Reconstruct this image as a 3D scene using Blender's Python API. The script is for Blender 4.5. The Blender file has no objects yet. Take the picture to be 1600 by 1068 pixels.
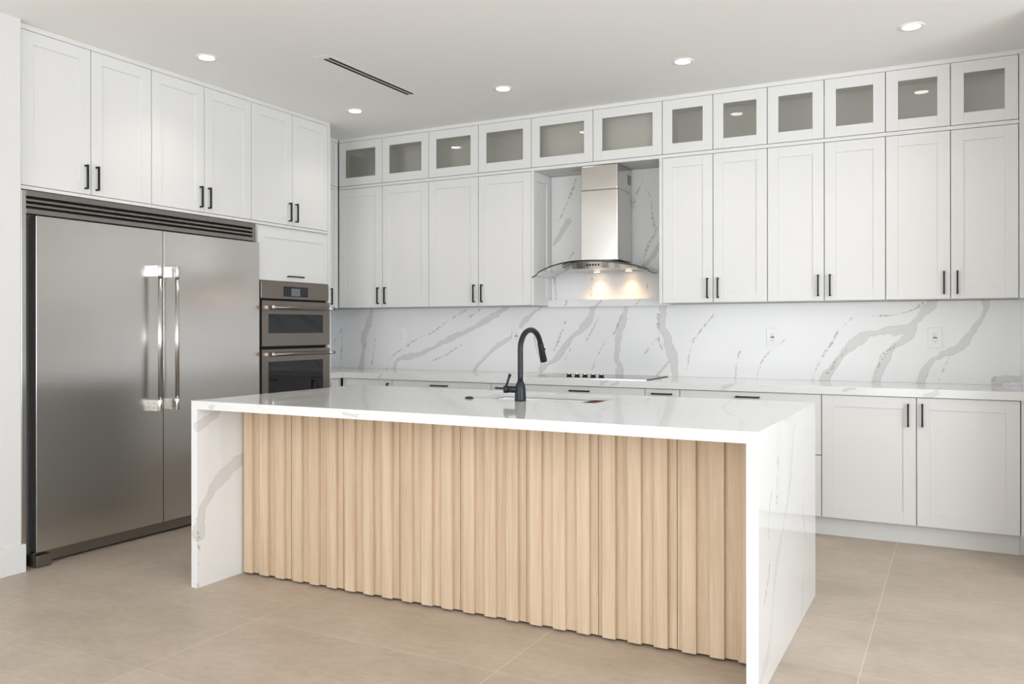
import bpy, math, random
import numpy as np
from mathutils import Vector

SC = bpy.context.scene
COL = SC.collection
PI = math.pi

# ------------------------------------------------------------------ camera
cam_data = bpy.data.cameras.new('camera')
cam_data.sensor_width = 36.0
cam_data.lens = 36.0 * 1316.45 / 1600.0
cam_data.shift_y = -(534.0 - 512.49) / 1600.0
cam_data.clip_start = 0.05
cam = bpy.data.objects.new('camera', cam_data)
COL.objects.link(cam)
cam.location = (5.03, -6.0, 1.2674)
cam.rotation_mode = 'XYZ'
YAW = 0.4864
ROLL = 0.001
from mathutils import Matrix
cam.matrix_world = (Matrix.Translation(cam.location) @ Matrix.Rotation(YAW, 4, 'Z')
                    @ Matrix.Rotation(PI / 2, 4, 'X') @ Matrix.Rotation(-ROLL, 4, 'Z'))
SC.camera = cam

# ------------------------------------------------------------------ world, exposure
SC.view_settings.view_transform = 'Standard'
SC.view_settings.look = 'None'
SC.view_settings.gamma = 1.0
SC.view_settings.use_curve_mapping = False
SC.view_settings.exposure = 0.0
world = bpy.data.worlds.new('world')
SC.world = world
world.use_nodes = True
bg = world.node_tree.nodes['Background']
bg.inputs[0].default_value = (0.86, 0.93, 1.0, 1)
bg.inputs[1].default_value = 2.3
SC.cycles.max_bounces = 10
SC.cycles.diffuse_bounces = 6
SC.cycles.glossy_bounces = 5
SC.cycles.transparent_max_bounces = 12
SC.cycles.caustics_reflective = False
SC.cycles.caustics_refractive = False


# ------------------------------------------------------------------ daylight through the windows, plus an added fill on the left
def area_light(name, loc, rot, sx, sy, power, color):
    d = bpy.data.lights.new(name, 'AREA')
    d.shape = 'RECTANGLE'
    d.size, d.size_y = sx, sy
    d.energy = power
    d.color = color
    o = bpy.data.objects.new(name, d)
    COL.objects.link(o)
    o.location = loc
    o.rotation_euler = rot
    return o


# tall glazed doors of the wall behind the camera and of the right-hand wall
area_light('daylight_front', (3.1, -10.05, 1.45), (PI / 2 + 0.90, 0, 0), 4.4, 2.6, 150, (1.0, 0.99, 0.975))
area_light('daylight_right', (8.75, -6.2, 1.45), (PI / 2 + 0.92, 0, PI / 2), 6.4, 2.6, 375, (0.91, 0.955, 1.0))

area_light('added_fill_left', (0.735, -7.7, 1.45), (PI / 2 + 0.68, 0, -PI / 2), 3.6, 2.6, 40, (0.97, 0.985, 1.0))  # added fill light to balance the room, no window known on this side


# ------------------------------------------------------------------ materials
def new_mat(name):
    m = bpy.data.materials.new(name)
    m.use_nodes = True
    nt = m.node_tree
    b = nt.nodes['Principled BSDF']
    return m, nt, b


def N(nt, kind, **kw):
    n = nt.nodes.new(kind)
    for k, v in kw.items():
        setattr(n, k, v)
    return n


def simple(name, color, rough, metal=0.0, spec=0.5, noise=0.0, nscale=30.0, bump=0.0):
    """Procedural finish: slight colour mottling and bump from noise."""
    m, nt, b = new_mat(name)
    b.inputs['Roughness'].default_value = rough
    b.inputs['Metallic'].default_value = metal
    b.inputs['Specular IOR Level'].default_value = spec
    b.inputs['Base Color'].default_value = (*color, 1)
    tc = N(nt, 'ShaderNodeTexCoord')
    nz = N(nt, 'ShaderNodeTexNoise')
    nz.inputs['Scale'].default_value = nscale
    nz.inputs['Detail'].default_value = 3
    nt.links.new(tc.outputs['Object'], nz.inputs['Vector'])
    if noise > 0:
        mx = N(nt, 'ShaderNodeMix', data_type='RGBA')
        mx.inputs[6].default_value = (*[max(0, c * (1 - noise)) for c in color], 1)
        mx.inputs[7].default_value = (*[min(1, c * (1 + noise)) for c in color], 1)
        nt.links.new(nz.outputs['Fac'], mx.inputs[0])
        nt.links.new(mx.outputs[2], b.inputs['Base Color'])
    if bump > 0:
        bp = N(nt, 'ShaderNodeBump')
        bp.inputs['Strength'].default_value = bump
        bp.inputs['Distance'].default_value = 0.002
        nt.links.new(nz.outputs['Fac'], bp.inputs['Height'])
        nt.links.new(bp.outputs['Normal'], b.inputs['Normal'])
    return m


def brushed(name, color, rough, stretch=(1.0, 1.0, 500), aniso=0.5, var=0.006):
    m, nt, b = new_mat(name)
    b.inputs['Metallic'].default_value = 1.0
    b.inputs['Anisotropic'].default_value = aniso
    tc = N(nt, 'ShaderNodeTexCoord')
    mp = N(nt, 'ShaderNodeMapping')
    mp.inputs['Scale'].default_value = stretch
    nz = N(nt, 'ShaderNodeTexNoise')
    nz.inputs['Scale'].default_value = 1.0
    nz.inputs['Detail'].default_value = 4
    nt.links.new(tc.outputs['Object'], mp.inputs['Vector'])
    nt.links.new(mp.outputs['Vector'], nz.inputs['Vector'])
    mr = N(nt, 'ShaderNodeMapRange')
    mr.inputs['To Min'].default_value = rough - var
    mr.inputs['To Max'].default_value = rough + var
    nt.links.new(nz.outputs['Fac'], mr.inputs['Value'])
    nt.links.new(mr.outputs['Result'], b.inputs['Roughness'])
    mx = N(nt, 'ShaderNodeMix', data_type='RGBA')
    mx.inputs[6].default_value = (*[c * 0.994 for c in color], 1)
    mx.inputs[7].default_value = (*[c * 1.006 for c in color], 1)
    nt.links.new(nz.outputs['Fac'], mx.inputs[0])
    nt.links.new(mx.outputs[2], b.inputs['Base Color'])
    tg = N(nt, 'ShaderNodeTangent', direction_type='RADIAL', axis='Z')
    nt.links.new(tg.outputs['Tangent'], b.inputs['Tangent'])
    return m


def quartz(name, rough, spec, lo, hi):
    """White quartz; 'vein' and 'speck' are signed distances to the slab's own vein lines (metres)."""
    m, nt, b = new_mat(name)
    b.inputs['Roughness'].default_value = rough
    b.inputs['Specular IOR Level'].default_value = spec
    tc = N(nt, 'ShaderNodeTexCoord')

    def noise(scale, detail=4, rough=0.6):
        n = N(nt, 'ShaderNodeTexNoise')
        n.inputs['Scale'].default_value = scale
        n.inputs['Detail'].default_value = detail
        n.inputs['Roughness'].default_value = rough
        nt.links.new(tc.outputs['Object'], n.inputs['Vector'])
        return n

    def math_(op, a, bv):
        n = N(nt, 'ShaderNodeMath', operation=op)
        for i, v in enumerate((a, bv)):
            if isinstance(v, (int, float)):
                n.inputs[i].default_value = v
            else:
                nt.links.new(v, n.inputs[i])
        return n.outputs[0]

    def mask(val, lo, hi):
        r = N(nt, 'ShaderNodeMapRange', interpolation_type='SMOOTHSTEP')
        r.inputs['From Min'].default_value = lo
        r.inputs['From Max'].default_value = hi
        r.inputs['To Min'].default_value = 1
        r.inputs['To Max'].default_value = 0
        nt.links.new(val, r.inputs['Value'])
        return r.outputs['Result']

    av = N(nt, 'ShaderNodeAttribute', attribute_name='vein')
    asp = N(nt, 'ShaderNodeAttribute', attribute_name='speck')
    aso = N(nt, 'ShaderNodeAttribute', attribute_name='soft')
    n1, n2, n3 = noise(28, 5), noise(9, 2), noise(75, 3)
    d1 = math_('MULTIPLY', math_('SUBTRACT', n1.outputs['Fac'], 0.5), 0.030)
    d2 = math_('MULTIPLY', math_('SUBTRACT', n2.outputs['Fac'], 0.5), 0.016)
    vv = math_('ADD', av.outputs['Fac'], math_('ADD', d1, d2))
    vm = mask(vv, -0.0025, 0.0015)
    em = math_('MULTIPLY', vm, mask(math_('ABSOLUTE', math_('ADD', vv, 0.001), 0), 0.001, 0.006))
    vs = math_('ADD', asp.outputs['Fac'], math_('ADD', d1, d2))
    sm = math_('MULTIPLY', mask(vs, -0.002, 0.002), mask(n3.outputs['Fac'], 0.42, 0.54))
    fs = mask(vs, -0.004, 0.004)
    so = mask(math_('ADD', aso.outputs['Fac'], math_('ADD', d1, d2)), -0.008, 0.004)
    # soft background clouding
    base = N(nt, 'ShaderNodeMix', data_type='RGBA')
    base.inputs[6].default_value = (lo, lo * 1.003, lo * 1.003, 1)
    base.inputs[7].default_value = (hi, hi * 1.003, hi * 1.003, 1)
    nt.links.new(noise(2.2, 3).outputs['Fac'], base.inputs[0])
    cur = base.outputs[2]
    for fac, amt, colr in ((so, 0.42, (0.56, 0.565, 0.57, 1)), (fs, 0.35, (0.58, 0.575, 0.565, 1)), (vm, 0.80, (0.60, 0.593, 0.582, 1)),
                           (em, 0.35, (0.48, 0.47, 0.45, 1)), (sm, 0.78, (0.37, 0.345, 0.30, 1))):
        mx = N(nt, 'ShaderNodeMix', data_type='RGBA')
        nt.links.new(math_('MULTIPLY', fac, amt), mx.inputs[0])
        nt.links.new(cur, mx.inputs[6])
        mx.inputs[7].default_value = colr
        cur = mx.outputs[2]
    nt.links.new(cur, b.inputs['Base Color'])
    return m


def oak(name):
    m, nt, b = new_mat(name)
    b.inputs['Roughness'].default_value = 0.48
    b.inputs['Specular IOR Level'].default_value = 0.35
    tc = N(nt, 'ShaderNodeTexCoord')
    oi = N(nt, 'ShaderNodeObjectInfo')
    add = N(nt, 'ShaderNodeVectorMath', operation='ADD')
    sc = N(nt, 'ShaderNodeVectorMath', operation='SCALE')
    sc.inputs['Scale'].default_value = 7.0
    comb = N(nt, 'ShaderNodeCombineXYZ')
    for i in range(3):
        nt.links.new(oi.outputs['Random'], comb.inputs[i])
    nt.links.new(comb.outputs[0], sc.inputs[0])
    nt.links.new(tc.outputs['Object'], add.inputs[0])
    nt.links.new(sc.outputs[0], add.inputs[1])

    def noise(scale3, detail, rough=0.6, dist=0.0):
        mp = N(nt, 'ShaderNodeMapping')
        mp.inputs['Scale'].default_value = scale3
        n = N(nt, 'ShaderNodeTexNoise')
        n.inputs['Scale'].default_value = 1.0
        n.inputs['Detail'].default_value = detail
        n.inputs['Roughness'].default_value = rough
        n.inputs['Distortion'].default_value = dist
        nt.links.new(add.outputs[0], mp.inputs['Vector'])
        nt.links.new(mp.outputs['Vector'], n.inputs['Vector'])
        return n

    fine = noise((230, 230, 5), 4, 0.65)
    broad = noise((26, 26, 0.9), 3, 0.55, 0.6)
    ramp = N(nt, 'ShaderNodeValToRGB')
    e = ramp.color_ramp.elements
    e[0].position, e[0].color = 0.25, (0.44, 0.305, 0.19, 1)
    e[1].position, e[1].color = 0.75, (0.71, 0.575, 0.43, 1)
    mixn = N(nt, 'ShaderNodeMath', operation='MULTIPLY_ADD')
    mixn.inputs[1].default_value = 0.45
    nt.links.new(fine.outputs['Fac'], mixn.inputs[0])
    hb = N(nt, 'ShaderNodeMath', operation='MULTIPLY')
    hb.inputs[1].default_value = 0.55
    nt.links.new(broad.outputs['Fac'], hb.inputs[0])
    nt.links.new(hb.outputs[0], mixn.inputs[2])
    nt.links.new(mixn.outputs[0], ramp.inputs['Fac'])
    nt.links.new(ramp.outputs['Color'], b.inputs['Base Color'])
    bp = N(nt, 'ShaderNodeBump')
    bp.inputs['Strength'].default_value = 0.12
    bp.inputs['Distance'].default_value = 0.001
    nt.links.new(fine.outputs['Fac'], bp.inputs['Height'])
    nt.links.new(bp.outputs['Normal'], b.inputs['Normal'])
    return m


def tile_floor(name):
    m, nt, b = new_mat(name)
    tc = N(nt, 'ShaderNodeTexCoord')
    sep = N(nt, 'ShaderNodeSeparateXYZ')
    nt.links.new(tc.outputs['Object'], sep.inputs[0])

    def m2(op, a, bb=0.0):
        n = N(nt, 'ShaderNodeMath', operation=op)
        for i, v in enumerate((a, bb)):
            if isinstance(v, (int, float)):
                n.inputs[i].default_value = v
            else:
                nt.links.new(v, n.inputs[i])
        return n.outputs[0]

    def line(coord, off, pitch, half):
        t = m2('DIVIDE', m2('SUBTRACT', coord, off), pitch)
        fr = m2('FRACT', m2('ADD', t, 0.5))
        d = m2('MULTIPLY', m2('ABSOLUTE', m2('SUBTRACT', fr, 0.5)), pitch)
        r = N(nt, 'ShaderNodeMapRange')
        r.inputs['From Min'].default_value = half * 0.7
        r.inputs['From Max'].default_value = half * 1.3
        r.inputs['To Min'].default_value = 1
        r.inputs['To Max'].default_value = 0
        nt.links.new(d, r.inputs['Value'])
        return r.outputs['Result'], m2('FLOOR', t)

    gx, ix = line(sep.outputs[0], 1.140, 1.191, 0.0022)
    gy, iy = line(sep.outputs[1], -3.279, 0.5935, 0.0016)
    g = m2('MAXIMUM', gx, m2('MULTIPLY', gy, 0.72))
    # per-tile shade
    comb = N(nt, 'ShaderNodeCombineXYZ')
    nt.links.new(ix, comb.inputs[0])
    nt.links.new(iy, comb.inputs[1])
    wn = N(nt, 'ShaderNodeTexWhiteNoise', noise_dimensions='3D')
    nt.links.new(comb.outputs[0], wn.inputs['Vector'])

    def noise(scale3, detail, rough=0.6):
        mp = N(nt, 'ShaderNodeMapping')
        mp.inputs['Scale'].default_value = scale3
        n = N(nt, 'ShaderNodeTexNoise')
        n.inputs['Scale'].default_value = 1.0
        n.inputs['Detail'].default_value = detail
        n.inputs['Roughness'].default_value = rough
        nt.links.new(tc.outputs['Object'], mp.inputs['Vector'])
        nt.links.new(mp.outputs['Vector'], n.inputs['Vector'])
        return n

    big = noise((2.6, 3.4, 1), 6, 0.66)
    streak = noise((16, 34, 1), 6, 0.7)
    mixv = m2('ADD', m2('MULTIPLY', big.outputs['Fac'], 0.5),
              m2('ADD', m2('MULTIPLY', streak.outputs['Fac'], 0.4), m2('MULTIPLY', wn.outputs['Value'], 0.10)))
    ramp = N(nt, 'ShaderNodeValToRGB')
    e = ramp.color_ramp.elements
    e[0].position, e[0].color = 0.34, (0.375, 0.310, 0.245, 1)
    e[1].position, e[1].color = 0.66, (0.540, 0.458, 0.378, 1)
    nt.links.new(mixv, ramp.inputs['Fac'])
    mx = N(nt, 'ShaderNodeMix', data_type='RGBA')
    nt.links.new(m2('MULTIPLY', g, 0.75), mx.inputs[0])
    nt.links.new(ramp.outputs['Color'], mx.inputs[6])
    mx.inputs[7].default_value = (0.66, 0.56, 0.45, 1)
    nt.links.new(mx.outputs[2], b.inputs['Base Color'])
    b.inputs['Roughness'].default_value = 0.42
    b.inputs['Specular IOR Level'].default_value = 0.4
    bp = N(nt, 'ShaderNodeBump')
    bp.inputs['Strength'].default_value = 0.05
    nt.links.new(streak.outputs['Fac'], bp.inputs['Height'])
    nt.links.new(bp.outputs['Normal'], b.inputs['Normal'])
    return m


def thin_glass(name, tint, ior=1.5, haze=0.0):
    """A sheet of clear glass: Fresnel mix of see-through and mirror."""
    m, nt, b = new_mat(name)
    nt.nodes.remove(b)
    out = nt.nodes['Material Output']
    fr = N(nt, 'ShaderNodeFresnel')
    fr.inputs['IOR'].default_value = ior
    tr = N(nt, 'ShaderNodeBsdfTransparent')
    tr.inputs[0].default_value = (*tint, 1)
    gl = N(nt, 'ShaderNodeBsdfGlossy')
    gl.inputs['Roughness'].default_value = 0.01
    mx = N(nt, 'ShaderNodeMixShader')
    nt.links.new(fr.outputs[0], mx.inputs[0])
    nt.links.new(tr.outputs[0], mx.inputs[1])
    nt.links.new(gl.outputs[0], mx.inputs[2])
    if haze > 0:
        df = N(nt, 'ShaderNodeBsdfDiffuse')
        df.inputs[0].default_value = (0.80, 0.80, 0.76, 1)
        tl = N(nt, 'ShaderNodeBsdfTranslucent')
        tl.inputs[0].default_value = (0.80, 0.80, 0.76, 1)
        ad = N(nt, 'ShaderNodeMixShader')
        nt.links.new(df.outputs[0], ad.inputs[1])
        nt.links.new(tl.outputs[0], ad.inputs[2])
        m3 = N(nt, 'ShaderNodeMixShader')
        m3.inputs[0].default_value = haze
        nt.links.new(mx.outputs[0], m3.inputs[1])
        nt.links.new(ad.outputs[0], m3.inputs[2])
        mx = m3
    nt.links.new(mx.outputs[0], out.inputs['Surface'])
    return m


def emitter(name, color, strength):
    m, nt, b = new_mat(name)
    b.inputs['Base Color'].default_value = (0.9, 0.9, 0.9, 1)
    b.inputs['Emission Color'].default_value = (*color, 1)
    b.inputs['Emission Strength'].default_value = strength
    return m


M = {
    'wall': simple('wall_paint', (0.68, 0.678, 0.668), 0.75, noise=0.006, nscale=3),
    'ceiling': simple('ceiling_paint', (0.86, 0.855, 0.84), 0.85, noise=0.005, nscale=3),
    'lacquer': simple('white_lacquer', (0.72, 0.718, 0.707), 0.5, spec=0.2, noise=0.008, nscale=4),
    'interior': simple('cabinet_interior', (0.84, 0.825, 0.785), 0.55, noise=0.01, nscale=8),
    'black': simple('matt_black_metal', (0.010, 0.010, 0.011), 0.45, spec=0.3, noise=0.2, nscale=90),
    'faucet': simple('matt_black_faucet', (0.012, 0.0145, 0.019), 0.38, spec=0.35, noise=0.15, nscale=90),
    'steel': brushed('brushed_steel', (0.60, 0.585, 0.56), 0.23),
    'steel_dark': brushed('brushed_dark_steel', (0.27, 0.255, 0.235), 0.30),
    'slate': brushed('brushed_slate_steel', (0.235, 0.21, 0.185), 0.34),
    'polished': brushed('polished_steel', (0.66, 0.64, 0.61), 0.15, aniso=0.3, var=0.01),
    'chrome': simple('satin_chrome', (0.80, 0.80, 0.79), 0.16, metal=1.0, noise=0.02, nscale=50),
    'bronze': simple('dark_bronze_cap', (0.10, 0.07, 0.05), 0.3, metal=1.0, noise=0.1, nscale=50),
    'gunmetal': simple('appliance_side_grey', (0.22, 0.225, 0.23), 0.45, noise=0.1, nscale=40),
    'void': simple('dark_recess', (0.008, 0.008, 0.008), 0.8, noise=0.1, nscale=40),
    'black_glass': simple('black_glass', (0.006, 0.006, 0.008), 0.04, noise=0.1, nscale=10),
    'screen': simple('display_glass', (0.15, 0.16, 0.19), 0.12, noise=0.05, nscale=20),
    'plastic': simple('white_plastic', (0.80, 0.80, 0.79), 0.35, noise=0.005, nscale=20),
    'slot': simple('outlet_slot', (0.03, 0.03, 0.03), 0.5, noise=0.1, nscale=20),
    'quartz': quartz('veined_quartz_worktop', 0.05, 0.5, 0.72, 0.765),
    'quartz_wall': quartz('veined_quartz_cladding', 0.16, 0.22, 0.765, 0.81),  # same stone as the worktop, base colour lightened to even out its light
    'oak': oak('fluted_oak'),
    'floor': tile_floor('porcelain_tile'),
    'pane': thin_glass('cabinet_glass', (0.98, 0.985, 0.97), haze=0.16),
    'hood_glass': thin_glass('canopy_glass', (0.95, 0.96, 0.95), 1.45),
    'glass_edge': simple('glass_edge', (0.01, 0.013, 0.012), 0.1, noise=0.1, nscale=20),
    'lamp': emitter('led_lens', (1.0, 0.97, 0.92), 14.0),
    'warm_lamp': emitter('halogen_lens', (1.0, 0.72, 0.42), 14.0),
    'sink': brushed('sink_steel', (0.92, 0.92, 0.92), 0.5, stretch=(260, 4, 4)),
    'board': simple('walnut_board', (0.10, 0.035, 0.016), 0.8, spec=0.15, noise=0.3, nscale=25),
}


# ------------------------------------------------------------------ mesh helpers
class MB:
    """Collects boxes, tubes and swept shapes that become ONE mesh object."""

    def __init__(self):
        self.v, self.f, self.mi, self.sm = [], [], [], []

    def add(self, vs, fs, mi=0, smooth=False):
        o = len(self.v)
        self.v += [tuple(p) for p in vs]
        for f in fs:
            self.f.append([i + o for i in f])
            self.mi.append(mi)
            self.sm.append(smooth)
        return self

    def box(self, x0, x1, y0, y1, z0, z1, mi=0):
        vs = [(x0, y0, z0), (x1, y0, z0), (x1, y1, z0), (x0, y1, z0),
              (x0, y0, z1), (x1, y0, z1), (x1, y1, z1), (x0, y1, z1)]
        fs = [(0, 3, 2, 1), (4, 5, 6, 7), (0, 1, 5, 4), (1, 2, 6, 5), (2, 3, 7, 6), (3, 0, 4, 7)]
        return self.add(vs, fs, mi)

    def prism(self, poly, axis, a, b, mi=0, smooth=False):
        """extrude a 2-D polygon along an axis (x: poly=(y,z), y: poly=(x,z), z: poly=(x,y))"""
        def P(p, t):
            return {'x': (t, p[0], p[1]), 'y': (p[0], t, p[1]), 'z': (p[0], p[1], t)}[axis]
        n = len(poly)
        vs = [P(p, a) for p in poly] + [P(p, b) for p in poly]
        fs = [tuple(range(n))[::-1], tuple(range(n, 2 * n))]
        self.add(vs, fs, mi)
        o = len(self.v) - 2 * n
        for i in range(n):
            j = (i + 1) % n
            self.f.append([o + i, o + j, o + n + j, o + n + i])
            self.mi.append(mi)
            self.sm.append(smooth)
        return self

    def tube(self, path, radii, n=20, mi=0, cap=True):
        """round tube along a path with parallel-transported rings"""
        path = [Vector(p) for p in path]
        if isinstance(radii, (int, float)):
            radii = [radii] * len(path)
        rings = []
        t0 = (path[1] - path[0]).normalized()
        u = t0.orthogonal().normalized()
        for i, p in enumerate(path):
            if i == 0:
                t = t0
            elif i == len(path) - 1:
                t = (path[i] - path[i - 1]).normalized()
            else:
                t = ((path[i + 1] - path[i]).normalized() + (path[i] - path[i - 1]).normalized()).normalized()
            u = (u - t * u.dot(t)).normalized()
            w = t.cross(u)
            rings.append([p + (u * math.cos(2 * PI * k / n) + w * math.sin(2 * PI * k / n)) * radii[i] for k in range(n)])
        vs = [q for r in rings for q in r]
        fs = []
        for i in range(len(rings) - 1):
            for k in range(n):
                k2 = (k + 1) % n
                fs.append((i * n + k, i * n + k2, (i + 1) * n + k2, (i + 1) * n + k))
        self.add(vs, fs, mi, True)
        if cap:
            o = len(self.v) - len(vs)
            self.f.append([o + k for k in range(n)][::-1]); self.mi.append(mi); self.sm.append(False)
            o2 = o + (len(rings) - 1) * n
            self.f.append([o2 + k for k in range(n)]); self.mi.append(mi); self.sm.append(False)
        return self

    def lathe(self, c, prof, n=32, mi=0):
        """prof: list of (radius, z) from bottom to top about the vertical through c"""
        vs, fs = [], []
        for r, z in prof:
            for k in range(n):
                a = 2 * PI * k / n
                vs.append((c[0] + r * math.cos(a), c[1] + r * math.sin(a), c[2] + z))
        for i in range(len(prof) - 1):
            for k in range(n):
                k2 = (k + 1) % n
                fs.append((i * n + k, i * n + k2, (i + 1) * n + k2, (i + 1) * n + k))
        self.add(vs, fs, mi, True)
        o = len(self.v) - len(vs)
        self.f.append([o + k for k in range(n)][::-1]); self.mi.append(mi); self.sm.append(False)
        o2 = o + (len(prof) - 1) * n
        self.f.append([o2 + k for k in range(n)]); self.mi.append(mi); self.sm.append(False)
        return self

    def build(self, name, mats, parent=None, bevel=0.0, seg=2):
        me = bpy.data.meshes.new(name)
        me.from_pydata(self.v, [], self.f)
        if not isinstance(mats, (list, tuple)):
            mats = [mats]
        for m in mats:
            me.materials.append(m)
        me.polygons.foreach_set('material_index', self.mi)
        me.polygons.foreach_set('use_smooth', self.sm)
        me.update()
        o = bpy.data.objects.new(name, me)
        COL.objects.link(o)
        if parent:
            o.parent = parent
        if bevel > 0:
            b = o.modifiers.new('bevel', 'BEVEL')
            b.width = bevel
            b.segments = seg
            b.limit_method = 'ANGLE'
            b.angle_limit = math.radians(40)
        return o


def thing(name, label, cat, loc=(0, 0, 0), rz=0.0, group=None):
    o = bpy.data.objects.new(name, None)
    o.empty_display_size = 0.1
    COL.objects.link(o)
    o.location = loc
    o.rotation_euler = (0, 0, rz)
    o['label'] = label
    o['category'] = cat
    if group:
        o['group'] = group
    return o


def tag(o, label, cat, group=None):
    o['label'] = label
    o['category'] = cat
    if group:
        o['group'] = group
    return o


def struct(name, mb, mat, bevel=0.0):
    o = mb.build(name, mat, bevel=bevel)
    o['kind'] = 'structure'
    return o


# ------------------------------------------------------------------ veined slabs
def wander(hw, pts, seed, step=0.035):
    """smooth a vein's control points, let it wander a little and swell and pinch along its way"""
    rng = random.Random(seed)
    p = [np.array(q, float) for q in pts]
    p = [2 * p[0] - p[1]] + p + [2 * p[-1] - p[-2]]
    out = []
    ph, fq = rng.uniform(0, 6), rng.uniform(14, 24)
    run = 0.0
    for i in range(1, len(p) - 2):
        n = max(2, int(np.linalg.norm(p[i + 1] - p[i]) / step))
        for k in range(n + (i == len(p) - 3)):
            t = k / n
            q = 0.5 * (2 * p[i] + (p[i + 1] - p[i - 1]) * t + (2 * p[i - 1] - 5 * p[i] + 4 * p[i + 1] - p[i + 2]) * t * t
                       + (3 * p[i] - p[i - 1] - 3 * p[i + 1] + p[i + 2]) * t ** 3)
            run += step
            w = hw * (1.0 + 0.28 * math.sin(run * fq + ph) + 0.22 * rng.uniform(-1, 1))
            jit = np.array([rng.uniform(-1, 1), 0, rng.uniform(-1, 1)]) * hw * 0.30
            if abs(p[1][0] - p[-2][0]) < 1e-6:
                jit = jit[[1, 0, 2]]
            out.append((q + jit, max(w, 0.001)))
    return out


def seg_distance(P, lines):
    """least (distance to vein - half width) for every point of P (n,3)"""
    res = np.full(len(P), 1.0)
    for li, (hw, pts) in enumerate(lines):
        W = wander(hw, pts, li * 7 + 3)
        for (a, wa), (b, wb) in zip(W[:-1], W[1:]):
            ab = b - a
            lo, hi = np.minimum(a, b) - 0.12, np.maximum(a, b) + 0.12
            near = np.all((P > lo) & (P < hi), axis=1)
            if not near.any():
                continue
            Q = P[near]
            t = np.clip(((Q - a) @ ab) / max(ab @ ab, 1e-9), 0, 1)
            d = np.linalg.norm(Q - (a + t[:, None] * ab), axis=1) - (wa + (wb - wa) * t)
            res[near] = np.minimum(res[near], d)
    return np.minimum(res, 0.1)


def ticks(a, b, res, extra=()):
    n = max(1, int(round((b - a) / res)))
    t = set(np.round(np.linspace(a, b, n + 1), 5))
    t |= {round(e, 5) for e in extra if a < e < b}
    return sorted(float(x) for x in t)


def slab(name, boxes, veins, specks, parent=None, res=0.012, holes=None, soft=(), mat='quartz'):
    """quartz slab(s): gridded boxes (x0,x1,y0,y1,z0,z1) carrying vein distances; hole=(x0,x1,y0,y1) through z"""
    V, F = [], []

    def grid(us, vs, fn, flip, skip=None):
        o = len(V)
        for u in us:
            for v in vs:
                V.append(fn(u, v))
        nv = len(vs)
        for i in range(len(us) - 1):
            for j in range(nv - 1):
                if skip and skip((us[i] + us[i + 1]) / 2, (vs[j] + vs[j + 1]) / 2):
                    continue
                q = [o + i * nv + j, o + (i + 1) * nv + j, o + (i + 1) * nv + j + 1, o + i * nv + j + 1]
                F.append(q[::-1] if flip else q)

    for (x0, x1, y0, y1, z0, z1) in boxes:
        hole = holes if len(F) == 0 else None
        hx = (hole[0], hole[1]) if hole else ()
        hy = (hole[2], hole[3]) if hole else ()
        xs, ys, zs = ticks(x0, x1, res, hx), ticks(y0, y1, res, hy), ticks(z0, z1, res)
        sk = (lambda x, y: hole[0] < x < hole[1] and hole[2] < y < hole[3]) if hole else None
        grid(xs, ys, lambda u, v: (u, v, z1), False, sk)
        grid(xs, ys, lambda u, v: (u, v, z0), True, sk)
        grid(xs, zs, lambda u, v: (u, y0, v), False)
        grid(xs, zs, lambda u, v: (u, y1, v), True)
        grid(ys, zs, lambda u, v: (x0, u, v), True)
        grid(ys, zs, lambda u, v: (x1, u, v), False)
        if hole:
            hxs, hys = [x for x in xs if hole[0] <= x <= hole[1]], [y for y in ys if hole[2] <= y <= hole[3]]
            grid(hxs, zs, lambda u, v: (u, hole[2], v), True)
            grid(hxs, zs, lambda u, v: (u, hole[3], v), False)
            grid(hys, zs, lambda u, v: (hole[0], u, v), False)
            grid(hys, zs, lambda u, v: (hole[1], u, v), True)
    me = bpy.data.meshes.new(name)
    me.from_pydata(V, [], F)
    me.materials.append(M[mat])
    P = np.array(V)
    for an, L in (('vein', veins), ('speck', specks), ('soft', soft)):
        at = me.attributes.new(an, 'FLOAT', 'POINT')
        at.data.foreach_set('value', seg_distance(P, L).astype(np.float32))
    me.update()
    o = bpy.data.objects.new(name, me)
    COL.objects.link(o)
    if parent:
        o.parent = parent
    return o


# ------------------------------------------------------------------ cabinet builders (local: x right, front at -y, z up)
def shaker_mb(w, h, t=0.02, stile=0.068, rec=0.006, glass=False):
    """door lying in x 0..w, z 0..h, back at y=0, front at y=-t; frame pieces are boxes of their own (fine joint lines)"""
    b = MB()
    s = stile
    b.box(0, s, -t, 0, 0, h).box(w - s, w, -t, 0, 0, h)
    b.box(s, w - s, -t, 0, 0, s).box(s, w - s, -t, 0, h - s, h)
    if not glass:
        b.box(s, w - s, -t + rec, -0.004, s, h - s)
    return b


def handle_mb(L, vertical=True, stand=0.030, t=0.010):
    """square bar pull centred at origin, feet on y=0, standing to -y"""
    b = MB()
    h = L / 2
    if vertical:
        b.box(-t / 2, t / 2, -stand, -stand + t, -h, h)
        b.box(-t / 2, t / 2, -stand + t, 0, -h, -h + t).box(-t / 2, t / 2, -stand + t, 0, h - t, h)
    else:
        b.box(-h, h, -stand, -stand + t, -t / 2, t / 2)
        b.box(-h, -h + t, -stand + t, 0, -t / 2, t / 2).box(h - t, h, -stand + t, 0, -t / 2, t / 2)
    return b


GAP = 0.0025


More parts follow.
